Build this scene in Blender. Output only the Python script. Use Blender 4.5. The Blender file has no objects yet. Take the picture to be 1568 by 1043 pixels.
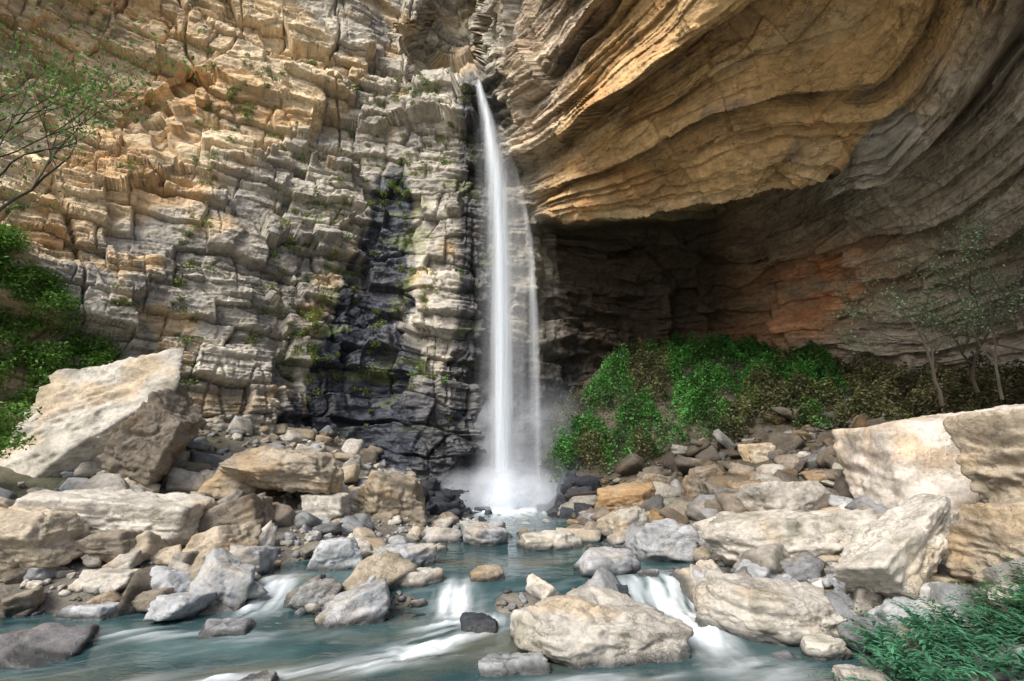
import bpy, bmesh, math, numpy as np
from mathutils import Vector, Matrix
R=np.random.RandomState
CZ=3.4
# ------------------------------------------------------------------ noise
def h3(i,j,k,s=0):
    i=i.astype(np.int64);j=j.astype(np.int64);k=k.astype(np.int64)
    n=(i*73856093)^(j*19349663)^(k*83492791)^(s*2654435761)
    n=n&0xffffffff
    n=((n^(n>>16))*0x45d9f3b)&0xffffffff
    n=((n^(n>>16))*0x45d9f3b)&0xffffffff
    n=n^(n>>16)
    return n/4294967295.0
def vn(x,y,z,s=0):
    xi=np.floor(x);yi=np.floor(y);zi=np.floor(z)
    fx=x-xi;fy=y-yi;fz=z-zi
    fx=fx*fx*(3-2*fx);fy=fy*fy*(3-2*fy);fz=fz*fz*(3-2*fz)
    r=0
    for a in (0,1):
        wx=fx if a else 1-fx
        for b in (0,1):
            wy=fy if b else 1-fy
            for c in (0,1):
                wz=fz if c else 1-fz
                r=r+h3(xi+a,yi+b,zi+c,s)*wx*wy*wz
    return r*2-1
def fbm(x,y,z,o=4,s=0,g=.5):
    r=0;a=1;t=0
    for q in range(o):
        r=r+a*vn(x,y,z,s+q*7);t+=a;a*=g
        x=x*2.03+5.1;y=y*2.03+1.7;z=z*2.03+9.2
    return r/t
def ss(a,b,x):
    t=np.clip((x-a)/(b-a),0,1);return t*t*(3-2*t)
def mixc(c,col,m):
    return c*(1-m[...,None])+np.array(col)*m[...,None]
# ------------------------------------------------------------------ mesh helper
def mk(name,V,F,mats,cols=None,wet=None,smooth=True,midx=None,alpha=None,parent=None):
    V=np.ascontiguousarray(V,dtype=np.float32);F=np.ascontiguousarray(F,dtype=np.int32)
    me=bpy.data.meshes.new(name);n=F.shape[1]
    me.vertices.add(len(V));me.vertices.foreach_set('co',V.ravel())
    me.loops.add(F.size);me.loops.foreach_set('vertex_index',F.ravel())
    me.polygons.add(len(F));me.polygons.foreach_set('loop_start',np.arange(0,F.size,n,dtype=np.int32))
    if midx is not None: me.polygons.foreach_set('material_index',midx.astype(np.int32))
    me.polygons.foreach_set('use_smooth',np.full(len(F),smooth,dtype=bool))
    me.update(calc_edges=True);me.validate()
    for m in mats: me.materials.append(m)
    if cols is not None:
        at=me.color_attributes.new('Col','FLOAT_COLOR','POINT')
        c=np.ones((len(V),4),dtype=np.float32);c[:,:3]=cols
        at.data.foreach_set('color',c.ravel())
    for nm,d in (('wet',wet),('alpha',alpha)):
        if d is not None:
            at=me.attributes.new(nm,'FLOAT','POINT');at.data.foreach_set('value',np.asarray(d,dtype=np.float32).ravel())
    ob=bpy.data.objects.new(name,me);bpy.context.scene.collection.objects.link(ob)
    if parent: ob.parent=parent
    return ob
def gridF(nr,nc):
    i=np.arange(nr*nc).reshape(nr,nc)
    return np.stack([i[:-1,:-1],i[:-1,1:],i[1:,1:],i[1:,:-1]],-1).reshape(-1,4)
# ------------------------------------------------------------------ materials
def newmat(n):
    m=bpy.data.materials.new(n);m.use_nodes=True;nt=m.node_tree
    for x in list(nt.nodes): nt.nodes.remove(x)
    return m,nt,nt.nodes,nt.links
def rockmat(name,fine=6.0,bump=.5,dist=.06,zs=3.0,var=.35,crack=.4):
    m,nt,N,L=newmat(name)
    out=N.new('ShaderNodeOutputMaterial');p=N.new('ShaderNodeBsdfPrincipled')
    col=N.new('ShaderNodeAttribute');col.attribute_name='Col'
    wet=N.new('ShaderNodeAttribute');wet.attribute_name='wet'
    geo=N.new('ShaderNodeNewGeometry');mp=N.new('ShaderNodeMapping');mp.inputs['Scale'].default_value=(1,1,zs)
    L.new(geo.outputs['Position'],mp.inputs['Vector'])
    def noise(sc,det,src=None,rough=.6):
        t=N.new('ShaderNodeTexNoise');t.inputs['Scale'].default_value=sc;t.inputs['Detail'].default_value=det;t.inputs['Roughness'].default_value=rough
        L.new((src or mp).outputs[0 if src is None else 'Position'],t.inputs['Vector']);return t
    n1=noise(fine*.16,7);n2=noise(fine,6,geo,.7);n3=noise(fine*.5,3)
    mr=N.new('ShaderNodeMapRange');mr.inputs[1].default_value=.3;mr.inputs[2].default_value=.7;mr.inputs[3].default_value=1-var;mr.inputs[4].default_value=1+var
    L.new(n1.outputs[0],mr.inputs[0])
    mr2=N.new('ShaderNodeMapRange');mr2.inputs[1].default_value=.3;mr2.inputs[2].default_value=.7;mr2.inputs[3].default_value=.70;mr2.inputs[4].default_value=1.2
    L.new(n2.outputs[0],mr2.inputs[0])
    mu=N.new('ShaderNodeMath');mu.operation='MULTIPLY';L.new(mr.outputs[0],mu.inputs[0]);L.new(mr2.outputs[0],mu.inputs[1])
    vm=N.new('ShaderNodeVectorMath');vm.operation='SCALE';L.new(col.outputs['Color'],vm.inputs[0]);L.new(mu.outputs[0],vm.inputs['Scale'])
    h=N.new('ShaderNodeMath');h.operation='MULTIPLY_ADD';L.new(n1.outputs[0],h.inputs[0]);h.inputs[1].default_value=2.0;L.new(n2.outputs[0],h.inputs[2])
    hs=h.outputs[0];cs=vm.outputs[0]
    if crack>0:
        vo=N.new('ShaderNodeTexVoronoi');vo.feature='DISTANCE_TO_EDGE';vo.inputs['Scale'].default_value=fine*.17
        ad=N.new('ShaderNodeVectorMath');ad.operation='ADD';L.new(mp.outputs[0],ad.inputs[0])
        sc=N.new('ShaderNodeVectorMath');sc.operation='SCALE';sc.inputs['Scale'].default_value=1.6;L.new(n3.outputs['Color'],sc.inputs[0]);L.new(sc.outputs[0],ad.inputs[1]);L.new(ad.outputs[0],vo.inputs['Vector'])
        cr=N.new('ShaderNodeMapRange');cr.inputs[2].default_value=.03;L.new(vo.outputs[0],cr.inputs[0])
        n4=noise(fine*.11,3,geo)
        mk_=N.new('ShaderNodeMapRange');mk_.inputs[1].default_value=.47;mk_.inputs[2].default_value=.56;L.new(n4.outputs[0],mk_.inputs[0])
        mx=N.new('ShaderNodeMath');mx.operation='MAXIMUM';L.new(cr.outputs[0],mx.inputs[0]);L.new(mk_.outputs[0],mx.inputs[1])
        cr2=N.new('ShaderNodeMapRange');cr2.inputs[3].default_value=1-crack;cr2.inputs[4].default_value=1;L.new(mx.outputs[0],cr2.inputs[0])
        vm2=N.new('ShaderNodeVectorMath');vm2.operation='SCALE';L.new(vm.outputs[0],vm2.inputs[0]);L.new(cr2.outputs[0],vm2.inputs['Scale']);cs=vm2.outputs[0]
        h2=N.new('ShaderNodeMath');h2.operation='MULTIPLY_ADD';L.new(mx.outputs[0],h2.inputs[0]);h2.inputs[1].default_value=.3;L.new(hs,h2.inputs[2]);hs=h2.outputs[0]
    L.new(cs,p.inputs['Base Color'])
    rr=N.new('ShaderNodeMapRange');rr.inputs[3].default_value=.85;rr.inputs[4].default_value=.2;L.new(wet.outputs['Fac'],rr.inputs[0]);L.new(rr.outputs[0],p.inputs['Roughness'])
    p.inputs['Specular IOR Level'].default_value=.35
    b=N.new('ShaderNodeBump');b.inputs['Strength'].default_value=bump;b.inputs['Distance'].default_value=dist
    L.new(hs,b.inputs['Height']);L.new(b.outputs[0],p.inputs['Normal']);L.new(p.outputs[0],out.inputs[0])
    return m
M_cliff=rockmat('cliff_rock',3.2,.8,.13,2.6,.24,.3)
M_over=rockmat('overhang_rock',3.2,.9,.16,3.0,.28,.25)
M_boulder=rockmat('boulder_rock',7,.75,.055,1.5,.22,.35)
M_ground=rockmat('gravel_ground',9,.8,.06,1,.4,.3)
def leafmat():
    m,nt,N,L=newmat('leaf')
    out=N.new('ShaderNodeOutputMaterial');p=N.new('ShaderNodeBsdfPrincipled');t=N.new('ShaderNodeBsdfTranslucent');mx=N.new('ShaderNodeMixShader')
    c=N.new('ShaderNodeAttribute');c.attribute_name='Col'
    L.new(c.outputs['Color'],p.inputs['Base Color']);L.new(c.outputs['Color'],t.inputs['Color'])
    p.inputs['Roughness'].default_value=.5;mx.inputs[0].default_value=.35
    L.new(p.outputs[0],mx.inputs[1]);L.new(t.outputs[0],mx.inputs[2]);L.new(mx.outputs[0],out.inputs[0]);return m
M_leaf=leafmat()
def barkmat():
    m,nt,N,L=newmat('bark')
    out=N.new('ShaderNodeOutputMaterial');p=N.new('ShaderNodeBsdfPrincipled');n=N.new('ShaderNodeTexNoise');n.inputs['Scale'].default_value=14
    r=N.new('ShaderNodeValToRGB');r.color_ramp.elements[0].color=(.02,.016,.012,1);r.color_ramp.elements[1].color=(.07,.06,.045,1)
    L.new(n.outputs[0],r.inputs[0]);L.new(r.outputs[0],p.inputs['Base Color']);p.inputs['Roughness'].default_value=.9;L.new(p.outputs[0],out.inputs[0]);return m
M_bark=barkmat()
def fallmat(name,col,streak,lo):
    m,nt,N,L=newmat(name)
    out=N.new('ShaderNodeOutputMaterial');d=N.new('ShaderNodeBsdfDiffuse');t=N.new('ShaderNodeBsdfTranslucent');mx=N.new('ShaderNodeMixShader')
    d.inputs[0].default_value=col;t.inputs[0].default_value=col;mx.inputs[0].default_value=.3
    L.new(d.outputs[0],mx.inputs[1]);L.new(t.outputs[0],mx.inputs[2])
    tr=N.new('ShaderNodeBsdfTransparent');m2=N.new('ShaderNodeMixShader')
    a=N.new('ShaderNodeAttribute');a.attribute_name='alpha'
    geo=N.new('ShaderNodeNewGeometry');mp=N.new('ShaderNodeMapping');mp.inputs['Scale'].default_value=streak;L.new(geo.outputs['Position'],mp.inputs[0])
    n=N.new('ShaderNodeTexNoise');n.inputs['Scale'].default_value=1;n.inputs['Detail'].default_value=4;L.new(mp.outputs[0],n.inputs['Vector'])
    mr=N.new('ShaderNodeMapRange');mr.inputs[1].default_value=.3;mr.inputs[2].default_value=.65;mr.inputs[3].default_value=lo;mr.inputs[4].default_value=1
    L.new(n.outputs[0],mr.inputs[0]);mu=N.new('ShaderNodeMath');mu.operation='MULTIPLY';L.new(mr.outputs[0],mu.inputs[0]);L.new(a.outputs['Fac'],mu.inputs[1])
    L.new(mu.outputs[0],m2.inputs[0]);L.new(tr.outputs[0],m2.inputs[1]);L.new(mx.outputs[0],m2.inputs[2]);L.new(m2.outputs[0],out.inputs[0]);return m
M_fall=fallmat('falling_water',(.86,.92,.98,1),(4,4,.10),.45)
M_mist=fallmat('mist',(.84,.90,.98,1),(.7,.7,.8),.4)
def watermat():
    m,nt,N,L=newmat('river_water')
    out=N.new('ShaderNodeOutputMaterial');p=N.new('ShaderNodeBsdfPrincipled')
    c=N.new('ShaderNodeAttribute');c.attribute_name='Col';L.new(c.outputs['Color'],p.inputs['Base Color'])
    w=N.new('ShaderNodeAttribute');w.attribute_name='wet'
    rr=N.new('ShaderNodeMapRange');rr.inputs[3].default_value=.14;rr.inputs[4].default_value=.7;L.new(w.outputs['Fac'],rr.inputs[0]);L.new(rr.outputs[0],p.inputs['Roughness'])
    geo=N.new('ShaderNodeNewGeometry');mp=N.new('ShaderNodeMapping');mp.inputs['Scale'].default_value=(1.2,2.6,1);L.new(geo.outputs['Position'],mp.inputs[0])
    n=N.new('ShaderNodeTexNoise');n.inputs['Scale'].default_value=1.6;n.inputs['Detail'].default_value=3;L.new(mp.outputs[0],n.inputs['Vector'])
    b=N.new('ShaderNodeBump');b.inputs['Strength'].default_value=.35;b.inputs['Distance'].default_value=.08;L.new(n.outputs[0],b.inputs['Height']);L.new(b.outputs[0],p.inputs['Normal'])
    L.new(p.outputs[0],out.inputs[0]);return m
M_water=watermat()
# ------------------------------------------------------------------ cliff
TA=np.array([-2.0,-1.5,-1.2,-.9,-.6,-.35,-.28,-.21,-.12,-.05,.03,.1,.25,.45,.65,.85,1.1,1.5,2.0])
TE=np.array([-.12,0,.12,.25,.39,.54,.70,.86,1.04,1.33,1.8])
TY=np.array([
[10,10,10.3,10.6,11,11.5,12.5,13,13.5,14,14],
[14,14,14.2,14.6,15,15.6,17,18,18.5,19,19],
[17,17,17.2,17.6,18.3,19.5,21,22,22.5,23,23],
[20,20.2,20.6,21,22,23.2,25.2,26,26.5,27,27],
[23.2,23.5,24,24.5,25.3,26.5,28.2,29.2,30,31,31],
[26.8,27.2,27.8,28.5,29.3,30.2,31.5,32.2,32,32,32],
[29,29.3,29.8,30.3,31.2,31.8,32.2,33,34,34,34],
[28.6,28.8,29.0,29.6,30.8,31.3,31.6,33,35,35,35],
[28.8,29.0,29.3,29.6,30.7,31.2,31.5,32.5,34,33,32],
[31.5,31.5,31.5,31.5,31.8,32,32,31,28.5,25.5,23],
[32,32,32,32,32,31.8,29.8,27.8,26,23.5,21],
[34,34,34,34,32.5,29.6,27.4,25.8,24.2,22,20],
[38,38,38,37.5,33.5,28.6,24.6,22.6,21,19,17],
[38,38,37.5,36,32,27,22.8,20.4,18.4,16.3,15],
[34,34,34,33,30,26,22.2,19.6,17.3,14.9,13],
[30,30,29.5,28.5,26.3,23.6,20.8,18.4,16,13.4,11.5],
[23.5,23.3,23,22.5,21.2,19.6,17.8,16,14.2,12,10],
[16.5,16.3,16,15.8,15.2,14.2,13,12,11,9.8,9],
[12,12,12,11.8,11.4,10.8,10,9.2,8.6,8,7.5]]).T
ga=np.concatenate([np.linspace(-2,-1.26,50),np.linspace(-1.25,1.25,1050),np.linspace(1.26,2,50)])
ge=np.concatenate([np.linspace(-.12,1.12,740),np.linspace(1.125,1.8,70)])
tmp=np.stack([np.interp(ge,TE,TY[:,i]) for i in range(len(TA))],1)
Yb=np.stack([np.interp(ga,TA,tmp[j]) for j in range(len(ge))],0)
def blur(A,r,ax):
    n=A.shape[ax];pad=[(0,0),(0,0)];pad[ax]=(r,r);B=np.pad(A,pad,mode='edge');C=np.cumsum(B,ax)
    z=np.zeros_like(np.take(C,[0],ax));C=np.concatenate([z,C],ax)
    return (np.take(C,np.arange(2*r+1,2*r+1+n),ax)-np.take(C,np.arange(0,n),ax))/(2*r+1)
for _ in range(2):
    Yb=blur(Yb,16,1);Yb=blur(Yb,14,0)
A,E=np.meshgrid(ga,ge)
wob=.012*fbm(A*14,E*14,A*0,3,5)
slot=ss(-.235,-.205,A+wob-.02*ss(.9,1.1,E))*ss(-.066,-.076,A+wob)*ss(.81,.90,E+wob*1.5+.25*np.abs(A+.085))
Yb=Yb+slot*(3+4*ss(-.22,-.1,A))
elip=np.interp(A,[.0,.05,.25,.40,.50,.62,.72,.85],[.50,.49,.485,.505,.545,.60,.66,.76])+.9*wob
und=ss(.04,.075,A+wob)*ss(.80,.50,A)
Yb=Yb+und*ss(0.005,-.035,E-elip)*ss(-.45,-.0,E-elip)*3.4
nt_=ss(.05,.0,np.abs(A+.80-.9*(E-.75)))*ss(.07,.0,np.abs(E-.76-.3*(A+.80)))
Yb+=.9*nt_
Yb-=.7*ss(.36,.34,E+wob)*ss(-.22,-.19,A)*ss(-.05,-.07,A)
steep=np.abs(np.gradient(Yb,axis=0));steep=blur(blur(ss(.07,.16,steep),4,0),3,1)*ss(.0,.06,A)
Ys=blur(blur(Yb,6,0),6,1)
P=np.stack([A*Yb,Yb,CZ+E*Yb],-1)
def normals(P):
    dx=np.gradient(P,axis=1);dy=np.gradient(P,axis=0)
    n=np.cross(dx,dy);n/=np.linalg.norm(n,axis=-1,keepdims=True)+1e-9
    v=P-np.array([0,0,CZ]);n*=-np.sign((n*v).sum(-1))[...,None];return n
Nn=normals(np.stack([A*Ys,Ys,CZ+E*Ys],-1))
X,Y,Z=P[...,0],P[...,1],P[...,2]
over=ss(.0,.12,A)*ss(.36,.5,E)
rightw=ss(.55,.85,A)
left=1-ss(-.08,.02,A)
wx=fbm(X/5,Y/5,Z/5,3,11);wy=fbm(X/5,Y/5,Z/5,3,12);wz=fbm(X/7,Y/7,Z/7,3,13)
zz=Z+.6*wz+.03*X+left*(.06*X)
def blocks(w,h,seed,warp,rot=.5,vw=.3):
    c,s=math.cos(rot),math.sin(rot)
    u=(X*c+Y*s+warp*wx*w)/w;v=(-X*s+Y*c+warp*wy*w)/w
    q=zz/h+vw*(1-.6*over)*fbm(X/w,Y/w,Z/w,2,seed+3)
    k=np.floor(q)
    ou=h3(k,k*0,k*0,seed)*3;ov=h3(k,k*0+1,k*0,seed)*3
    i=np.floor(u+ou);j=np.floor(v+ov)
    f=q-k
    fu=(u+ou)-i;fv=(v+ov)-j
    edge=np.minimum(np.minimum(fu,1-fu)*w,np.minimum(f,1-f)*h)
    edge=np.minimum(edge,np.minimum(fv,1-fv)*w)
    return h3(i,j,k,seed),f,edge,h3(k,k*0+2,k*0,seed)
jo=1-.62*over-.25*rightw*(1-over)
mod=.2+.8*ss(-.25,.35,fbm(X/2.6,Y/2.6,Z/2.6,3,44))
D=np.zeros_like(X)
lay=1-.75*over
b0,f0,e0,l0=blocks(5.5,3.6,1,.8,.6,.5);D+=(jo-.25*over)*1.8*(b0-.5)+ lay*(l0-.5)*.5
b1,f1,e1,l1=blocks(3.0,1.4,2,.6,.5,.45);D+=jo*1.05*(b1-.5)+lay*(l1-.5)*.3
b2,f2,e2,l2=blocks(1.5,.5,3,.5,.62,.4);D+=jo*mod*.42*(b2-.5)+lay*(l2-.5)*.22*mod
b3,f3,e3,l3=blocks(.6,.2,4,.4,.5,.4);D+=(.3+.7*jo)*mod*.13*(b3-.5)+lay*(l3-.5)*.08*mod
zl=Z+(.40-.26*over)*wz+(.12-.06*over)*fbm(X/2.5,Y/2.5,Z/2.5,3,21)+.06*X*rightw
zl=zl+.45*vn(zl*0+.5,zl*0+.5,zl*.85,88)+.12*vn(zl*0+.5,zl*0+.5,zl*2.9,89)
mod2=ss(-.3,.3,fbm(X/3.2,Y/3.2,Z/1.2,3,46))
def saw(h,s,pw=1.4):
    q=zl/h+.37*s;k=np.floor(q);f=q-k;m=h3(k,k*0,k*0,s)*np.clip(.7+1.0*vn(X/6,Y/6,k*3.3,s),0,1.6)
    return (1-f)**pw*(.3+.9*m),ss(.75,1,f)*np.clip(.2+m,0,1)
rl=np.clip(over+.9*rightw,0,1)
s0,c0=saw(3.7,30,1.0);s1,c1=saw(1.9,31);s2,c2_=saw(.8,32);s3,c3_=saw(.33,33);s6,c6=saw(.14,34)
D+=rl*(1.2*s0*over+.85*s1+(.5+.2*rightw)*s2*(.3+.9*mod2)+(.22+.14*rightw)*s3*(.15+mod2)+.07*s6*mod2-1.0)
lf=1-rl
s4,c4=saw(.9,35);s5,c5=saw(.3,36)
D+=lf*mod*(.24*s4+.10*s5)
fis=np.exp(-(vn(X*.30+.35*wx,Y*.30+.35*wy,Z*.03+.1*wz,47)/.025)**2)*ss(-.2,.3,vn(X*.2,Y*.2,Z*.15,77))
fis2=np.exp(-(vn(X*.8+.4*wx,Y*.8+.4*wy,Z*.12,48)/.035)**2)*ss(.0,.35,vn(X*.4,Y*.4,Z*.3,49))
D-=left*(.6*fis+.25*fis2)
f4=fbm(X*1.1,Y*1.1,Z*1.8,5,41)
D+=(.28-.06*over)*f4+.06*fbm(X*6,Y*6,Z*9,3,43)
D+=-.25*left*ss(.08,0,e1)-.10*ss(.05,0,e2)*left*mod
D*=1-.7*steep
Pc=P+Nn*D[...,None]
# colours
C=np.ones(X.shape+(3,))*np.array([.475,.44,.375])
big=fbm(X/3.5,Y/3.5,Z/3.5,4,51);med=fbm(X/1.2,Y/1.2,Z/.7,4,52)
strat=vn(X/9,Y/9,zl/.55,53)
C=mixc(C,(.64,.59,.49),ss(-.1,.5,med))
C=mixc(C,(.32,.30,.275),ss(.05,.45,-big+.4*strat)*.65)
lineE=np.interp(A,[-2,-1.05,-.77,-.55,-.355,-.2],[.2,.28,.50,.62,.74,1.1])
och=ss(-.03,.05,E-lineE+.09*big)*ss(.04,-.04,A+.36+(E-.76)*.5+.06*big)
C=mixc(C,(.78,.60,.37),och*(.85+.15*np.clip(med,-1,1)))
C=mixc(C,(.72,.43,.19),och*ss(.1,.5,big+.4*strat)*.6)
C=mixc(C,(.85,.75,.56),och*ss(.05,.5,-big+.3*med)*.7)
C=mixc(C,(.66,.49,.29),left*(1-och)*ss(.10,.45,fbm(X/2,Y/2,Z/2,3,57)+.35*ss(-.5,-1.1,A)-.05)*.8)
bo=.76+(E-.54)*.85
oc=ss(.0,.08,A+.03*med-.05*ss(.7,.5,E))*ss(-.02,.0,E-elip)*ss(.10,-.10,A-bo+.12*big)
oc=np.maximum(oc,ss(.03,.08,A)*ss(.44,.52,E)*ss(.3,.1,A)*ss(-.02,.01,E-elip))
C=mixc(C,(.78,.52,.25),oc*.95)
C=mixc(C,(.86,.69,.44),oc*ss(.0,.5,-strat+.5*med)*.6)
C=mixc(C,(.70,.36,.14),oc*ss(.05,.45,fbm(X/2.4,Y/2.4,Z/1.5,4,91))*.55)
C=mixc(C,(.40,.25,.12),oc*ss(.1,.55,strat*.6+.9*big)*.65)
C=mixc(C,(.30,.26,.22),oc*ss(.18,.45,fbm(X/1.8,Y/1.8,Z/.8,4,92))*.55)
C=mixc(C,(.48,.45,.41),oc*ss(.12,.02,A-.35*(E-.6))*.6)
rw=ss(-.10,.10,A-bo+.12*big)*ss(.1,.2,A)
C=mixc(C,(.68,.59,.48),rw*.9)
C=mixc(C,(.36,.28,.20),rw*ss(0,.5,strat+.3*big)*.6)
C=mixc(C,(.80,.74,.64),rw*ss(.1,.6,med-strat*.3)*.6)
C=mixc(C,(.34,.24,.15),rw*ss(.8,1.0,E)*.4)
cave_shade=ss(.04,.1,A)*ss(.01,-.02,E-elip)*ss(.60,.45,A+.05*med)
C=mixc(C,(.055,.038,.024),cave_shade*.95)  # cave shadow painted into the rock colour, near black under the lip
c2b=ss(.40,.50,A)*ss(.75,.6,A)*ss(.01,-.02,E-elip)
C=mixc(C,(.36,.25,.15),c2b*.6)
red=np.exp(-(((A-.62)/.13)**2+((E-.32-.3*(A-.6))/.07)**2))*(.65+.8*med+.5*strat)
C=mixc(C,(.80,.36,.16),np.clip(red*1.4,0,.85))
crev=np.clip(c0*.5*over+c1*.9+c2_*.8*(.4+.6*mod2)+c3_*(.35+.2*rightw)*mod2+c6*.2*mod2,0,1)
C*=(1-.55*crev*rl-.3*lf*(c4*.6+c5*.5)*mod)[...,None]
gl=np.interp(E,[0,.12,.27,.39,.54,.64],[-.33,-.31,-.281,-.263,-.257,-.25])
vs=fbm(X*1.3,Y*1.3,Z*.22,4,61)
gw=np.interp(E,[0,.12,.3,.54,.64],[.15,.10,.065,.038,.01])
wet=ss(1.35,.8,np.abs(A-gl)/(gw+1e-3)+.9*vs)*ss(.66,.58,E)
basew=ss(.28,.05,E+.12*vs+.05*med)*ss(-.50,-.34,A+.05*med)*ss(.2,.08,A)
fw=ss(.06,.025,np.abs(A+.06)+.03*vs)*ss(.9,.75,E)
st2=ss(.25,.5,fbm(X*.9,Y*.9,Z*.1,4,66))*ss(-.62,-.3,A)*ss(0,-.05,A)*ss(.5,.3,E+.2*vs)
wet=np.clip(np.maximum.reduce([wet,basew*.9,fw*.85,st2*.6]),0,1)
C=mixc(C,(.024,.034,.056),wet*.95)
st3=ss(.2,.45,fbm(X*1.1,Y*1.1,Z*.12,4,67))*ss(-1.3,-.4,A)*ss(.0,-.1,A)
C=mixc(C,(.18,.18,.2),st3*.4)
moss=ss(.18,.42,fbm(X/1.5,Y/1.5,Z/.8,4,71))*ss(-.55,-.4,A)*ss(.02,-.06,A)*ss(.75,.5,E)*ss(.0,.15,E)
C=mixc(C,(.19,.23,.06),moss*.5)
C*=(1+.25*(b1-.5)*(1-.4*over)+.28*(b2-.5)*(1-.4*over))[...,None]
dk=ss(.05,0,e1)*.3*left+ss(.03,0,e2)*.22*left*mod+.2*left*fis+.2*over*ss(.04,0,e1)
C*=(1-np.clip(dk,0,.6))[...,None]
C=mixc(C,(.55,.46,.32),slot*ss(0,.4,big)*.6)
F=gridF(*A.shape)
fa=A.reshape(-1)[F].mean(1)
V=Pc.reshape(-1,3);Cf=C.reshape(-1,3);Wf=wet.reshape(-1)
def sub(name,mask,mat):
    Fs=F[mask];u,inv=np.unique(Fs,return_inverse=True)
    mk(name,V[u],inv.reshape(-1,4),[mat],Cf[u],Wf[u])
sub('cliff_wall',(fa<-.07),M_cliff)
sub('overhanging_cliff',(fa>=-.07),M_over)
def cliffpt(a,e):
    j=np.clip(np.searchsorted(ga,a),0,len(ga)-1);i=np.clip(np.searchsorted(ge,e),0,len(ge)-1)
    return Pc[i,j],Nn[i,j]
# ------------------------------------------------------------------ ground
GX=np.array([-25,-15,-10,-6,-3,0,1.5,3,6,10,15,25.])
GY=np.array([4,8,10.5,12.5,15,18,22,26,28,30,34,38.])
GZ=np.array([
[3,1.5,0,-.5,-.6,-.6,-.55,-.5,.0,1.3,3,5],
[3,1.5,-.4,-.5,-.5,-.5,-.5,-.5,-.1,1.2,2.5,5],
[3,1.4,-.4,-.4,-.4,-.4,-.4,-.4,.0,1.2,2.2,5],
[3,1.6,.25,.4,.30,.30,.30,.30,.5,1.2,2,5],
[4,2.2,1.0,.45,.0,-.1,0,.05,.6,1,1.8,5],
[5,3,2,1.1,.5,.30,.3,.4,.8,1.2,2.2,5.5],
[6,4.5,3,1.6,.7,.35,.4,.6,1.1,2,3.5,6],
[6,5,4,2,.9,.2,.4,1.0,1.8,3.2,4.8,7],
[6,5,4.5,2.2,.9,.1,.6,2.2,2.9,4.3,5.9,7.5],
[6,6,5,2.5,1.0,.1,1.5,3.8,4.6,5.9,7.2,8],
[6,6,6,3,1.5,.8,4.0,6.6,7.8,9.0,9.7,9],
[6,6,6,3,2,2,5,8,10.5,11,10.5,9.]])
def ground(x,y,fine=True):
    x=np.asarray(x,float);y=np.asarray(y,float)
    cx=np.clip(x,-25,25);cy=np.clip(y,4,38)
    j=np.clip(np.searchsorted(GX,cx)-1,0,len(GX)-2);i=np.clip(np.searchsorted(GY,cy)-1,0,len(GY)-2)
    tx=(cx-GX[j])/(GX[j+1]-GX[j]);ty=(cy-GY[i])/(GY[i+1]-GY[i])
    z=(GZ[i,j]*(1-tx)+GZ[i,j+1]*tx)*(1-ty)+(GZ[i+1,j]*(1-tx)+GZ[i+1,j+1]*tx)*ty
    z=z-.8*np.exp(-(((x-3.3)/.9)**2+((y-12.7)/1.9)**2))-.7*np.exp(-(((x+5.4)/.6)**2+((y-13)/1.5)**2))-.7*np.exp(-(((x+1.3)/.6)**2+((y-12.6)/1.4)**2))
    if fine: z=z+.16*fbm(x*.7,y*.7,x*0,4,81)
    return z
gx=np.concatenate([[-400,-200,-100,-60,-40],np.linspace(-30,30,301),[40,60,100,200,400]])
gy=np.concatenate([[-400,-200,-100,-50,-20,-8],np.linspace(0,42,231),[60,100,200,400]])
XX,YY=np.meshgrid(gx,gy)
ZZ=ground(XX,YY)
gc=np.ones(XX.shape+(3,))*np.array([.18,.165,.14]);gm=fbm(XX,YY,XX*0,4,82)
gc=mixc(gc,(.27,.245,.20),ss(0,.5,gm))
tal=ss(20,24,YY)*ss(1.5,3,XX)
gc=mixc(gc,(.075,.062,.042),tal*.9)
gc=mixc(gc,(.07,.08,.03),ss(-11,-14,XX)*.6)
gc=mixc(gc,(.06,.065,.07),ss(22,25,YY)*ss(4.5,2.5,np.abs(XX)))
mk('ground',np.stack([XX,YY,ZZ],-1).reshape(-1,3),gridF(*XX.shape),[M_ground],gc.reshape(-1,3),np.zeros(XX.size))
def level(x,y):
    return .12*ss(9.8,11,y)+.36*ss(11.9,13.3,y)+.12*ss(17,24,y)
rx=np.linspace(-14,9,340);ry=np.concatenate([np.linspace(-40,4,20),np.linspace(4.1,30,480)])
XX,YY=np.meshgrid(rx,ry)
LV=level(XX,YY)+.02*fbm(XX*1.2,YY*2,XX*0,3,91)
def gau(x0,y0,sx,sy,rot=0):
    c,s=math.cos(rot),math.sin(rot);u=(XX-x0)*c+(YY-y0)*s;v=-(XX-x0)*s+(YY-y0)*c
    return np.exp(-(u/sx)**2-(v/sy)**2)
w1=1.5*fbm(XX*.5,YY*.5,XX*0,2,93)
stkA=fbm((XX+.45*YY)*.8+w1,(YY-.45*XX)*4.0+w1,XX*0,4,94)
stkB=fbm(XX*5.5+.8*w1,YY*.9,XX*0,4,97)
fA=1.1*gau(-1.5,10.5,1.1,.4,.9)+.9*gau(-2.2,9.7,1.6,.28,.5)+.6*gau(-3.9,9.0,2.2,.25,.25)+.35*gau(-6,10.6,2,.25)+.45*gau(.6,8.6,2,.25,.2)+.6*gau(4.2,9.2,.8,.35,.4)+.4*gau(-3.5,7.8,3,.3,.1)
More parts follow.
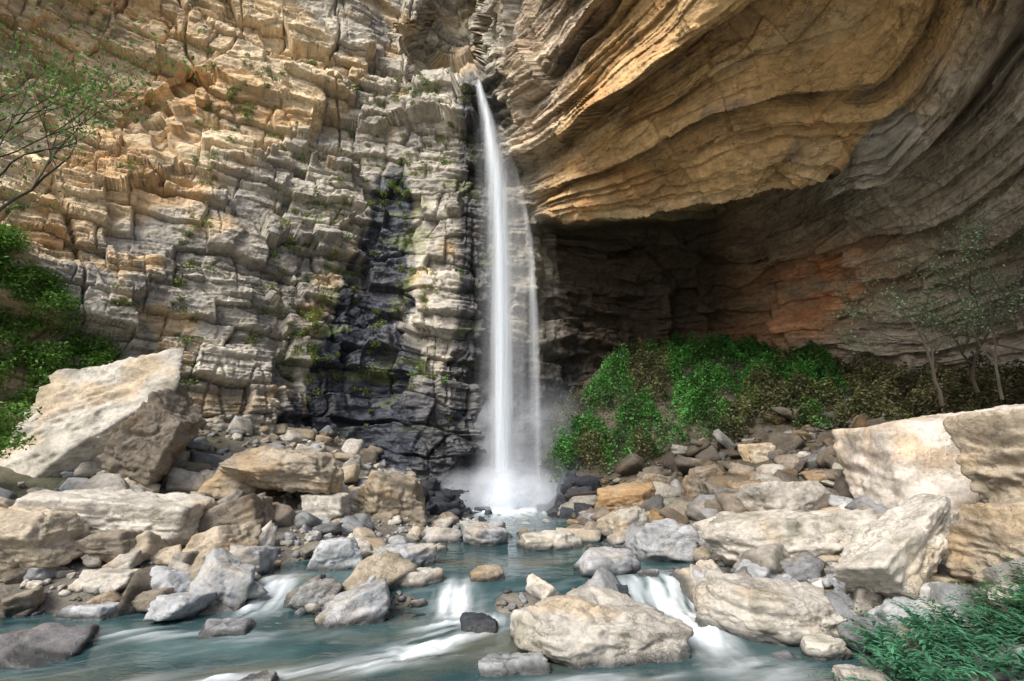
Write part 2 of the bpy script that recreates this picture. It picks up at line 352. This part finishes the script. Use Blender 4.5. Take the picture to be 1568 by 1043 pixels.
fB=1.25*gau(3.4,12.4,.7,1.1,.1)+1.3*gau(-5.5,12.5,.4,.9)+1.0*gau(3.7,10.8,.4,1.0,-.1)+1.1*gau(-1.3,12.2,.38,.9)+1.3*gau(.2,28.0,3,2.4)+.5*gau(-.3,25,1,3)+.6*gau(-.3,11.4,.5,.4)
foam=np.clip(fA*(.7+1.5*stkA)+fB*(.8+1.3*stkB)+.07*ss(.15,.5,stkA),0,1)
wc=np.ones(XX.shape+(3,))*np.array([.028,.068,.075])
wc=mixc(wc,(.065,.125,.13),ss(-.1,.5,fbm(XX*.5,YY*.9,XX*0,3,95)))
wc=mixc(wc,(.11,.11,.075),ss(.05,.5,fbm(XX*.4+9,YY*.6,XX*0,3,96)+.25*ss(8.5,6.5,YY))*.7)
wc=mixc(wc,(.76,.82,.86),foam)
LV=LV+.09*foam*(stkA+stkB)
mk('river',np.stack([XX,YY,LV],-1).reshape(-1,3),gridF(*XX.shape),[M_water],wc.reshape(-1,3),foam.reshape(-1))
# ------------------------------------------------------------------ boulders
ICO={}
def ico(l):
    if l not in ICO:
        bm=bmesh.new();bmesh.ops.create_icosphere(bm,subdivisions=l,radius=1)
        ICO[l]=(np.array([v.co[:] for v in bm.verts]),np.array([[v.index for v in f.verts] for f in bm.faces]));bm.free()
    return ICO[l]
def rockshape(lv,seed,size,planes=13,p=90,rough=1.,yaw=None,tilt=(0,0)):
    d,f=ico(lv);r=R(seed)
    n=r.normal(size=(planes,3));n[:,2]*=.8;n/=np.linalg.norm(n,axis=1,keepdims=True)
    bx=np.array([[0,0,1],[0,0,-1],[1,0,0],[-1,0,0],[0,1,0],[0,-1,0.]])+r.normal(size=(6,3))*.16
    n=np.concatenate([n,bx]);n/=np.linalg.norm(n,axis=1,keepdims=True)
    dd=np.concatenate([r.uniform(.80,1.10,planes),r.uniform(.74,.9,6)])
    q=np.maximum(d@n.T,0)/dd
    mq=q.max(1);rad=((q/mq[:,None])**p).sum(1)**(-1/p)/mq
    s=np.array(size)/2
    v=d*(rad/.97)[:,None]
    o=r.uniform(0,50,3)
    ds=.04*fbm(v[:,0]*1.8+o[0],v[:,1]*1.8+o[1],v[:,2]*1.8+o[2],4,1)
    v=v*(1+rough*ds)[:,None]
    v=v*s
    m=float(s.mean())
    det=.07*fbm(v[:,0]*2.6+o[0],v[:,1]*2.6+o[1],v[:,2]*4.5+o[2],5,2,.62)*min(1.6,m+.3)
    rg=1-np.abs(fbm(v[:,0]*1.3/max(m,.4)+o[1],v[:,1]*1.3/max(m,.4),v[:,2]*1.8/max(m,.4)+o[2],3,6))*7
    det=det-.08*np.clip(rg,0,1)*min(1.3,m)
    st=fbm(v[:,0]*.8+o[0],v[:,1]*.8,v[:,2]*4+o[2],3,3);st=np.floor(st*6)/6*.16*min(1.2,m)
    v=v+d*((det+st)*rough)[:,None]
    if yaw is None: yaw=r.uniform(0,6.28)
    Mx=np.array((Matrix.Rotation(tilt[0],3,'X')@Matrix.Rotation(tilt[1],3,'Y')@Matrix.Rotation(yaw,3,'Z')))
    return v@Mx.T,f
def rockcols(v,base,seed):
    lv=level(v[:,0],v[:,1]);hgt=v[:,2]-lv
    n=fbm(v[:,0]*1.3,v[:,1]*1.3,v[:,2]*1.3,3,seed)
    w=ss(.20,.04,hgt+.12*n)*(v[:,1]<20)*(v[:,0]<6.5)*(v[:,0]>-12)
    base=np.array(base)
    c=np.ones((len(v),3))*base
    c=mixc(c,base*np.array([1.03,.84,.60]),ss(.05,.5,fbm(v[:,0]*.9,v[:,1]*.9,v[:,2]*.9,3,seed+5))*.65)
    c=mixc(c,base*np.array([.48,.47,.46]),ss(.10,.45,fbm(v[:,0]*1.7,v[:,1]*1.7,v[:,2]*2.4,4,seed+9))*.65)
    c=mixc(c,base*np.array([.36,.38,.28]),ss(.25,.5,fbm(v[:,0]*1.1,v[:,1]*1.1,v[:,2]*1.1,4,seed+19))*.5)
    c=mixc(c,(.045,.048,.048),w*.9)
    return c,w
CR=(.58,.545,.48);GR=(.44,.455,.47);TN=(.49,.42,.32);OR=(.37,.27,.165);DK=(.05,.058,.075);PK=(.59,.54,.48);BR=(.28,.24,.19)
def boulder(x,y,z0,z1,w,dep,col,seed,yaw=0,tilt=(0,0),lv=5,rough=1,planes=13):
    v,f=rockshape(lv,seed,(w,dep,(z1-z0)*1.05),planes=planes,rough=rough,yaw=yaw,tilt=tilt)
    v=v+np.array([x,y,(z0+z1)/2])
    c,wt=rockcols(v,np.array(col)*R(seed).uniform(.78,1.08),seed%7+100)
    return mk('boulder',v,f,[M_boulder],c,wt)
BL=[
(1.5,10.3,-.5,.9,3.2,2.1,CR,11,.15,(0,.10),6),
(5.15,11.1,-.4,.95,3.2,2.1,CR,12,-.15,(0,.14),6),
(2.45,14.2,-.1,1.0,2.0,1.6,GR,13,.3),
(7.4,14.4,.2,2.0,4.4,2.4,CR,14,.05,(0,-.04),6),
(15.2,17.6,-.2,5.0,8.8,5.5,PK,15,.35,(.15,-.32),6),
(12.2,12.4,1.6,4.2,2.8,2.4,TN,16,.5,(0,-.2),6,1,5),
(9.8,10.3,.6,2.5,2.3,2.0,TN,17,.2,(0,.3),6,1,5),
(8.0,11.3,.75,2.1,3.2,1.3,CR,18,.3,(.1,-.5),6,1,5),
(5.2,8.5,-.2,.3,.8,.7,CR,19),
(5.4,9.8,-.1,.3,.85,.6,CR,20),
(-4.65,20.6,.3,2.8,3.0,2.6,TN,21,.6,(0,.2),6),
(4.0,18.8,.3,1.6,1.8,1.5,CR,22,.3,(0,-.2)),
(4.45,15.8,.1,1.55,2.0,1.7,GR,23),
(-11.2,15.6,.9,2.4,5.6,3.2,CR,24,.1,(.16,.08),6),
(-14.5,18.3,3.0,6.9,4.9,1.9,CR,25,.1,(-.35,-.42),6,1,3),
(-12.1,17.6,2.0,5.4,1.9,2.4,BR,26,.2,(-.1,.45),6,1,4),
(-7.9,18.6,2.2,3.6,4.1,3.0,TN,27,.15,(.1,.16),6),
(-8.3,16.2,.7,2.1,2.2,1.8,BR,28,.2,(0,-.35)),
(-11.7,13.2,.5,2.1,2.4,1.9,TN,29,.1,(.1,.1),6),
(-7.7,12.4,-.2,.85,1.5,1.3,GR,30),
(-6.5,12.5,-.2,1.15,1.4,1.3,GR,31,.5,(0,.5)),
(-8.7,11.6,-.2,.36,1.5,.9,GR,32,.1),
(-3.2,11.5,-.3,.68,1.6,1.2,GR,33,.4,(0,-.3)),
(-2.3,13.2,-.1,.72,1.6,1.0,CR,34,.1),
(-7.7,14.3,.5,1.5,1.9,1.4,TN,35,.1,(0,-.3)),
(-2.9,14.8,0,1.1,1.8,1.3,GR,36,.5),
(-8.6,10.0,-.5,.36,2.3,1.6,(.19,.185,.19),37,.2,(0,.1)),
(-5.5,10.8,-.3,.28,1.25,.8,GR,38,.1),
(0.0,9.3,-.25,.2,1.2,.8,GR,39,.1),
(-.62,10.9,-.2,.36,.75,.6,DK,40),
(-.65,13.4,0,.75,1.0,.8,TN,41),
(-6.6,13.8,.1,1.15,1.2,1.1,GR,42),
(-11.2,13.0,.4,.95,1.1,.9,GR,43),
(-3.9,8.8,-.25,.12,.7,.5,GR,44),
(11.6,24.4,2.3,3.95,1.6,1.3,TN,45),
(4.9,23.3,.7,2.1,2.8,2,OR,46,.1,(0,-.1)),
(10.2,21.4,1.2,2.3,3.6,2,OR,47,.1),
(7.4,21.7,.9,2.5,1.2,1.2,BR,48,.3,(0,.3)),
(-9.6,18.4,1.8,3.1,2.0,1.6,TN,49),
(-6.3,18.4,1.0,2.1,1.7,1.4,CR,50),
(-10.2,13.9,.7,1.5,1.7,1.2,BR,51,.1),
(-4.7,14.6,.2,1.25,1.4,1.1,GR,52,.4),
(1.2,17.6,.1,.95,2.3,1.5,CR,53,.3),
(-.9,18.2,.1,1.1,1.8,1.3,GR,54,.3,(0,.2)),
(6.2,13.0,.2,.9,1.0,.9,GR,55),
(7.2,10.1,.0,.8,1.2,1.0,GR,56),
(-4.3,12.4,-.1,.65,1.1,.9,GR,57),
(-9.3,12.9,.1,.8,1.4,1.0,CR,58),
(4.5,12.9,-.2,.8,.8,.9,GR,59),
(2.3,12.5,-.2,.5,.7,.6,DK,60),
(3.35,13.6,-.1,.62,.7,.6,GR,72),
(9.2,17.8,1.2,2.6,2.6,1.6,CR,62,.2,(0,-.2)),
(8.6,23.4,1.6,3.0,1.8,1.4,BR,69,.2,(0,-.2)),
(6.4,24.2,1.4,2.6,1.6,1.4,BR,70,.2,(0,.2)),
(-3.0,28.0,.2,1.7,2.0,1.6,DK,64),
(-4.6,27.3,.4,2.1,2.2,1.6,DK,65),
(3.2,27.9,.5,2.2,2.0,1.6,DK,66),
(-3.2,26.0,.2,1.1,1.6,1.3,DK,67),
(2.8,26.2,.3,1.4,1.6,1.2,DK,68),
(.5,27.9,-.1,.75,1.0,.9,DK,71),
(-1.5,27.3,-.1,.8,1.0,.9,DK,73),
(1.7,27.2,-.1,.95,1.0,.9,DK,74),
]
for b in BL: boulder(*b)
def scatter(name,n,seed,xr,yr,smin,smax,accept,cols,lvf,flat=1.):
    r=R(seed);protos={}
    Vs=[];Fs=[];Cs=[];Ws=[];off=0;k=0
    while k<n:
        x=r.uniform(*xr);y=r.uniform(*yr)
        s=smin*(smax/smin)**(r.rand()**1.9)
        if not accept(x,y,r,s): continue
        l=lvf(s,y)
        key=(l,r.randint(18))
        if key not in protos: protos[key]=rockshape(l,900+key[1]*3+l,(2,2,2),planes=5,yaw=0,rough=.8)
        v,f=protos[key]
        sc=np.array([r.uniform(.8,1.5),r.uniform(.7,1.1),r.uniform(.4,.85)*flat])*s/2
        Mx=np.array(Matrix.Rotation(r.normal()*.35,3,'X')@Matrix.Rotation(r.normal()*.35,3,'Y')@Matrix.Rotation(r.uniform(0,6.28),3,'Z'))
        g=float(ground(x,y))
        v2=(v*sc)@Mx.T+np.array([x,y,g+s*.12])
        c,w=rockcols(v2,np.array(cols(x,y,r))*r.uniform(.5,1.15),r.randint(5)+200)
        Vs.append(v2);Fs.append(f+off);Cs.append(c);Ws.append(w);off+=len(v2);k+=1
    mk(name,np.concatenate(Vs),np.concatenate(Fs),[M_boulder],np.concatenate(Cs),np.concatenate(Ws))
def acc1(x,y,r,s):
    g=float(ground(x,y,False))-float(level(x,y))
    if abs(x)>y*1.15+1: return False
    if g<-.22: return r.rand()<.05
    if y>21 and -2.2<x<2.4: return s<.5
    if x>2.6+.05*y and y>19: return r.rand()<.12
    return True
def colr(x,y,r):
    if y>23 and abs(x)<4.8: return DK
    if y>19 and x>3: return [BR,OR,BR,BR,(.28,.28,.28)][r.randint(5)]
    if x<-7: return [TN,CR,CR,GR,BR][r.randint(5)]
    return [GR,CR,GR,GR,TN][r.randint(5)]
scatter('river_stones',1450,5,(-15,14),(8,29),.22,1.3,acc1,colr,lambda s,y:4 if s>.6 and y<17 else 3)
scatter('pebbles',2600,6,(-12,10),(7.5,22),.07,.25,acc1,colr,lambda s,y:2)
def acc2(x,y,r,s): return (19.5<y<28) and x>2.5 and x<y*.75 and (y-20)/8<r.rand()*1.2+.1
def ctal(x,y,r):
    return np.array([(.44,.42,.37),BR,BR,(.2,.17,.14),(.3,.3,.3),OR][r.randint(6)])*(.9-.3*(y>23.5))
scatter('talus_rubble',500,7,(2.5,20),(19,28),.25,1.7,acc2,ctal,lambda s,y:3,.75)
# ------------------------------------------------------------------ foliage
def leaves(P0,size,seed,cols,nz=.4,asp=.5):
    r=R(seed);n=len(P0)
    N_=r.normal(size=(n,3));N_[:,2]=np.abs(N_[:,2])+nz;N_/=np.linalg.norm(N_,axis=1,keepdims=True)
    T=np.cross(N_,r.normal(size=(n,3)));T/=np.linalg.norm(T,axis=1,keepdims=True);B=np.cross(N_,T)
    s=(size*r.uniform(.6,1.4,n))[:,None]
    q=np.stack([P0-T*s,P0-B*s*asp+N_*s*.1,P0+T*s,P0+B*s*asp+N_*s*.1],1).reshape(-1,3)
    F=np.arange(4*n).reshape(-1,4)
    return q,F,np.repeat(cols,4,0)
def lcol(n,r,base,var=.35):
    c=np.array(base)[None]*r.uniform(1-var,1+var,(n,1));c=c*r.uniform(.88,1.12,(n,3));return c
r=R(77);n=260000
x=r.uniform(1.5,24,n);y=r.uniform(22,38.5,n);a=x/y
g=ground(x,y);e=(g-CZ)/y
LA=[.05,.12,.24,.46,.65,.9];LB=[28.3,27.8,26.8,27.0,24.8,21.5]
low=np.interp(a,LA,LB)
top=np.interp(a,[.05,.15,.3,.5,.62,.68,.75,1],[31.5,35,37.5,36.5,32.5,30.5,29.5,24])
edge=1.4*fbm(x*.6,y*.6,x*0,3,7)
ok=(y>low+edge)&(y<top+.6*edge)&(a>.06+.012*edge)
cl=fbm(x*.9,y*.9,x*0,3,8)
ok&=r.rand(n)<np.clip(.6+1.7*cl,.06,1)
x,y,g,a,cl=x[ok],y[ok],g[ok],a[ok],cl[ok];n=len(x)
h=np.clip(.45+1.7*(cl+.3)+.5*fbm(x*2.5,y*2.5,x*0,2,9),.12,2.2)*ss(-2.5,2,y-np.interp(a,LA,LB)+1)
z=g+h*r.rand(n)**.45
lush=ss(.0,.25,fbm(x*.35,y*.35,x*0,3,10)+.34*ss(26,31,y)-.30*ss(.25,.06,a)-.5*ss(.62,.72,a))
c=lcol(n,r,(.125,.15,.05));c2=lcol(n,r,(.08,.26,.05));c3=lcol(n,r,(.20,.165,.10))
c=c*(1-lush[:,None])+c2*lush[:,None]
dry=(r.rand(n)<.2*(1-lush)+.02+.3*ss(.66,.75,a))[:,None];c=np.where(dry,c3,c)
c*=(.8+.7*fbm(x*1.6,y*1.6,x*0,2,19))[:,None]
q,f,c=leaves(np.stack([x,y,z],1),.085,3,c)
mk('talus_shrubs',q,f,[M_leaf],c,smooth=False)
def bushcloud(r,centers,radii,dens):
    ps=[]
    for c,rad in zip(centers,radii):
        m=int(dens*rad**2)
        d=r.normal(size=(m,3));d/=np.linalg.norm(d,axis=1,keepdims=True)
        rr=rad*(r.rand(m)**.4)*(1+.5*vn(d[:,0]*2+c[0],d[:,1]*2+c[1],d[:,2]*2,3))
        ps.append(np.array(c)+d*rr[:,None]*np.array([1,1,.8]))
    return np.concatenate(ps)
r=R(78);cs=[];rs=[]
for i in range(165):
    a=r.uniform(-1.3,-.80);te=np.interp(a,[-1.3,-1.1,-.95,-.80],[.44,.42,.32,.20])
    e=te-r.rand()**1.4*(te-.08)
    pt,nn=cliffpt(a,e);pt=pt+nn*r.uniform(.1,.6);cs.append(tuple(pt));rs.append(r.uniform(.3,.75))
for i in range(18):
    cs.append((r.uniform(-16.5,-13.9),r.uniform(14,15.5),r.uniform(3.2,4.6)));rs.append(r.uniform(.3,.6))
p=bushcloud(r,cs,rs,720);c=lcol(len(p),r,(.15,.30,.055),.5)
q,f,c=leaves(p,.075,4,c);mk('bank_shrub',q,f,[M_leaf],c,smooth=False)
r=R(79)
spots=[(-.235,.57,.6,9),(-.245,.52,.5,6),(-.47,.45,.6,7),(-.37,.40,.5,6),(-.36,.44,.4,5),(-.40,.27,.6,7),(-.38,.20,.5,7),(-.42,.24,.4,5),(-.17,.345,.4,8),(-.12,.335,.35,8),(-.08,.325,.35,5),
(-.20,.16,.4,5),(-.14,.15,.35,5),(-.21,.36,.3,4),(-.22,.45,.35,5),(-.43,.61,.4,5),(-.31,.62,.35,4),(-.22,.76,.5,8),(-.18,.78,.45,7),(-.11,.82,.4,6),(-.16,.70,.3,3),(-.24,.80,.4,5),(-1.05,.49,.4,5),(-.82,.57,.35,5),(-.50,.36,.3,3),(-.48,.32,.3,3),(-.33,.30,.3,4),(-.8,.29,.35,4),(-.3,.7,.3,4),(-.52,.67,.3,3),(-.12,.95,.4,4),(-.06,.9,.3,3),(-.2,.9,.3,3)]
ps=[];cc=[]
for (a,e,rad,k) in spots:
    for t in range(k):
        pt,nn=cliffpt(a+r.normal()*.016*rad/.4,e+r.normal()*.02)
        pp=bushcloud(r,[pt+nn*.15],[rad*r.uniform(.35,.75)],1100);ps.append(pp)
        cc.append(lcol(len(pp),r,[(.17,.23,.06),(.13,.23,.06),(.25,.29,.08)][r.randint(3)],.4))
for t in range(480):
    a=r.uniform(-.7,-.06);e=r.uniform(.05,.85)
    if vn(np.array([a*9.]),np.array([e*9.]),np.array([0.]),5)[0]<.0: continue
    pt,nn=cliffpt(a,e);pp=bushcloud(r,[pt+nn*.08],[r.uniform(.1,.36)],1300);ps.append(pp);cc.append(lcol(len(pp),r,(.18,.23,.07),.4))
q,f,c=leaves(np.concatenate(ps),.06,5,np.concatenate(cc));mk('cliff_plants',q,f,[M_leaf],c,smooth=False)
# trees
def tube(path,rad,k=6):
    path=np.array(path);V=[];F=[]
    for i,p in enumerate(path):
        t=path[min(i+1,len(path)-1)]-path[max(i-1,0)];t/=np.linalg.norm(t)+1e-9
        u=np.cross(t,[.3,.9,.2]);u/=np.linalg.norm(u);w=np.cross(t,u)
        for j in range(k):
            an=6.283*j/k;V.append(p+rad[i]*(math.cos(an)*u+math.sin(an)*w))
    for i in range(len(path)-1):
        for j in range(k):
            F.append([i*k+j,i*k+(j+1)%k,(i+1)*k+(j+1)%k,(i+1)*k+j])
    return V,F
def tree(name,base,H,seed,lean=(0,0),lc=(.06,.11,.03),ls=.07,dens=60,spread=.55,r0=.09,depth=4,crown=.45):
    r=R(seed);V=[];F=[];tips=[]
    def grow(p,d,L,rad,lev):
        n=6;path=[p];rd=[rad]
        for i in range(n):
            d=d+r.normal(size=3)*.13;d[2]+=.05;d/=np.linalg.norm(d);p=p+d*L/n;path.append(p);rd.append(rad*(1-.5*(i+1)/n))
            if lev>=2: tips.append(p)
        v,f=tube(path,rd,6 if lev<2 else 4);o=len(V);V.extend(v);F.extend([[a+o for a in q] for q in f])
        if lev<depth:
            for c in range(3 if lev else 4):
                i=r.randint(2,n+1) if c else n
                nd=d+r.normal(size=3)*spread*np.array([1,1,.5]);nd/=np.linalg.norm(nd)
                grow(path[i],nd,L*r.uniform(.55,.8),rd[i]*.75,lev+1)
    d=np.array([lean[0],lean[1],1.]);grow(np.array(base,float),d/np.linalg.norm(d),H*crown,r0,0)
    nb=len(F);tips=np.array(tips)
    sel=tips[r.rand(len(tips))<.8]
    p=np.repeat(sel,max(1,dens//8),0);p=p+r.normal(size=p.shape)*.10*H/4
    c=lcol(len(p),r,lc,.45)
    q,f,c=leaves(p,ls,seed,c)
    VV=np.concatenate([np.array(V),q]);FF=np.concatenate([np.array(F),f+len(V)])
    col=np.concatenate([np.full((len(V),3),.05),c]);mi=np.zeros(len(FF));mi[nb:]=1
    mk(name,VV,FF,[M_bark,M_leaf],col,smooth=False,midx=mi)
tree('tree',(16.4,19.6,5.2),6.6,1,(-.25,0),(.13,.20,.11),.05,26,.7,.08)
tree('tree',(18.6,20.4,5.8),7.4,2,(-.1,.0),(.13,.20,.11),.05,28,.65,.08)
tree('tree',(19.6,18.8,5.6),6.8,3,(-.15,0),(.13,.19,.10),.05,24,.65,.08)
tree('tree',(17.6,18.4,5.3),5.6,8,(.1,0),(.13,.18,.10),.05,18,.65,.06)
tree('tree',(-14.2,12.2,4.0),11.0,4,(.0,.0),(.13,.24,.06),.06,34,.45,.12,4,.5)
tree('tree',(-16.6,14.3,5.0),12.5,5,(-.05,.0),(.13,.24,.06),.06,30,.45,.12,4,.5)
def fern(name,spots,seed,L0,lc):
    r=R(seed);V=[];F=[];C=[]
    for (bx,by) in spots:
        bz=float(ground(bx,by))+.15
        for s in range(13):
            an=r.uniform(0,6.283);L=L0*r.uniform(.6,1.25);el=r.uniform(.5,1.3)
            d=np.array([math.cos(an)*math.cos(el),math.sin(an)*math.cos(el),math.sin(el)]);p=np.array([bx,by,bz])
            base=np.array(lc)*r.uniform(.4,1.6)
            for i in range(14):
                d=d+np.array([0,0,-.07]);d/=np.linalg.norm(d);p=p+d*L/14
                if i<3: continue
                sd=np.cross(d,[0,0,1]);sd/=np.linalg.norm(sd)+1e-6
                ll=.26*(1.15-i/14.)*L0
                for sg in (-1,1):
                    t=sd*sg*.85+d*.5+r.normal(size=3)*.15;t/=np.linalg.norm(t);w=np.cross(t,[0,0,1.]);w/=np.linalg.norm(w)+1e-6
                    o=len(V);V+= [p,p+t*ll*.5+w*ll*.14,p+t*ll-np.array([0,0,ll*.15]),p+t*ll*.5-w*ll*.14];F.append([o,o+1,o+2,o+3]);c=base*r.uniform(.8,1.25);C+=[c]*4
    mk(name,np.array(V),np.array(F),[M_leaf],np.array(C),smooth=False)
rr=R(9)
fern('river_shrub',[(rr.uniform(5.5,8.3),rr.uniform(7.4,9.4)) for _ in range(18)],1,1.0,(.07,.22,.12))
fern('river_shrub',[(rr.uniform(7.2,9.5),rr.uniform(8.2,9.8)) for _ in range(9)],2,.95,(.09,.20,.09))
# ------------------------------------------------------------------ waterfall
def strip(xc,yc,w,zs,bul,al,nu=20):
    u=np.linspace(-1,1,nu);V=[];A_=[]
    for z,x0,y0,ww,aa in zip(zs,xc,yc,w,al):
        V.append(np.stack([x0+u*ww/2,y0-bul*ww/2*np.sqrt(np.clip(1-u*u,0,1)),np.full(nu,z)],1))
        A_.append(aa*(1-np.abs(u)**1.5)**1.4)
    return np.concatenate(V),gridF(len(zs),nu),np.concatenate(A_)
zs=np.linspace(28.2,.4,120);t=(28.2-zs)/27.8
xc=np.interp(t,[0,.05,.12,.28,.5,.75,1],[-2.3,-2.05,-1.6,-.95,-.65,-.55,-.5]);
for _ in range(6): xc[1:-1]=(xc[:-2]+xc[1:-1]+xc[2:])/3
wf=np.interp(t,[0,.05,.15,.3,.6,1],[.45,.75,1.3,1.7,1.85,1.7])
fall=bpy.data.objects.new('waterfall',None);bpy.context.scene.collection.objects.link(fall)
r=R(3);Vs=[];Fs=[];As=[];o=0
def addstrip(*a):
    global o
    v,f,al=strip(*a);Vs.append(v);Fs.append(f+o);As.append(al);o+=len(v)
yb=30.4-1.2*t**.5
fade=ss(0,.02,t)
addstrip(xc,yb,wf,zs,.6,.9*fade)
addstrip(xc+.05,yb-.25,wf*.62,zs,.6,.94*fade)
addstrip(xc-.12*t,yb-.5,wf*.4,zs,.6,.7*fade)
addstrip(xc+.2*t,yb+.1,wf*(1.9+1.2*t**6),zs,.4,.28*ss(.05,.3,t))
mk('main_stream',np.concatenate(Vs),np.concatenate(Fs),[M_fall],alpha=np.concatenate(As),parent=fall)
Vs=[];Fs=[];As=[];o=0
x2=np.interp(t,[0,.1,.2,.3,.42,.6,1],[-2.0,-1.2,-.2,.5,1.05,1.3,1.4])
for _ in range(5): x2[1:-1]=(x2[:-2]+x2[1:-1]+x2[2:])/3
addstrip(x2,yb+.3,.4+.6*t,zs,.5,.40*ss(.15,.5,t)*ss(1.1,.75,t))
addstrip(x2+.1,yb+.15,.3+.3*t,zs,.5,.30*ss(.15,.5,t))
addstrip((xc+x2)/2+.1,yb+.45,2.2*np.clip(t*2,0.1,1),zs,.3,.20*ss(.05,.35,t)*ss(1.0,.5,t))
mk('side_stream',np.concatenate(Vs),np.concatenate(Fs),[M_fall],alpha=np.concatenate(As),parent=fall)
Vs=[];Fs=[];As=[];o=0
for (cx,cy,cz,rad,aa) in ((-.5,28.2,1.3,3.0,.85),(-.5,27.2,.8,1.8,.8),(1.6,27.5,1.0,2.3,.85),(-2.5,27.4,1.0,2.5,.7),(.3,28.9,4.2,6.0,.40),(.5,26.4,.9,4.0,.55)):
    rn=np.linspace(0,1,14);th=np.linspace(0,2*math.pi,33)
    RR,TH=np.meshgrid(rn,th,indexing='ij')
    v=np.stack([cx+rad*RR*np.cos(TH),cy+.6*rad*RR**2,cz+rad*.8*RR*np.sin(TH)],-1).reshape(-1,3)
    Vs.append(v);Fs.append(gridF(14,33)+o);As.append(((1-RR**2)**2*aa).reshape(-1));o+=len(v)
mk('mist',np.concatenate(Vs),np.concatenate(Fs),[M_mist],alpha=np.concatenate(As),parent=fall)
# ------------------------------------------------------------------ light, sky, camera
w=bpy.data.worlds.new('World');bpy.context.scene.world=w;w.use_nodes=True;nt=w.node_tree
bg=nt.nodes['Background'];sk=nt.nodes.new('ShaderNodeTexSky');sk.sky_type='NISHITA';sk.sun_disc=False
sk.sun_elevation=math.radians(46);sk.sun_rotation=math.radians(215);sk.air_density=1.0;sk.dust_density=4
nt.links.new(sk.outputs[0],bg.inputs[0]);bg.inputs[1].default_value=.15
sl=bpy.data.lights.new('sun','SUN');sl.energy=4.0;sl.angle=math.radians(26);sl.color=(1,.96,.90)
so=bpy.data.objects.new('sun',sl);so.rotation_euler=(math.radians(44),0,math.radians(-35));bpy.context.scene.collection.objects.link(so)
cam=bpy.data.cameras.new('camera');cam.lens=18;cam.sensor_width=36;cam.clip_end=2000;cam.clip_start=.05
co=bpy.data.objects.new('camera',cam);co.location=(0,0,CZ);co.rotation_euler=(math.radians(102.5),0,0);bpy.context.scene.collection.objects.link(co)
sc=bpy.context.scene;sc.camera=co
sc.view_settings.view_transform='Standard';sc.view_settings.look='None';sc.view_settings.exposure=0
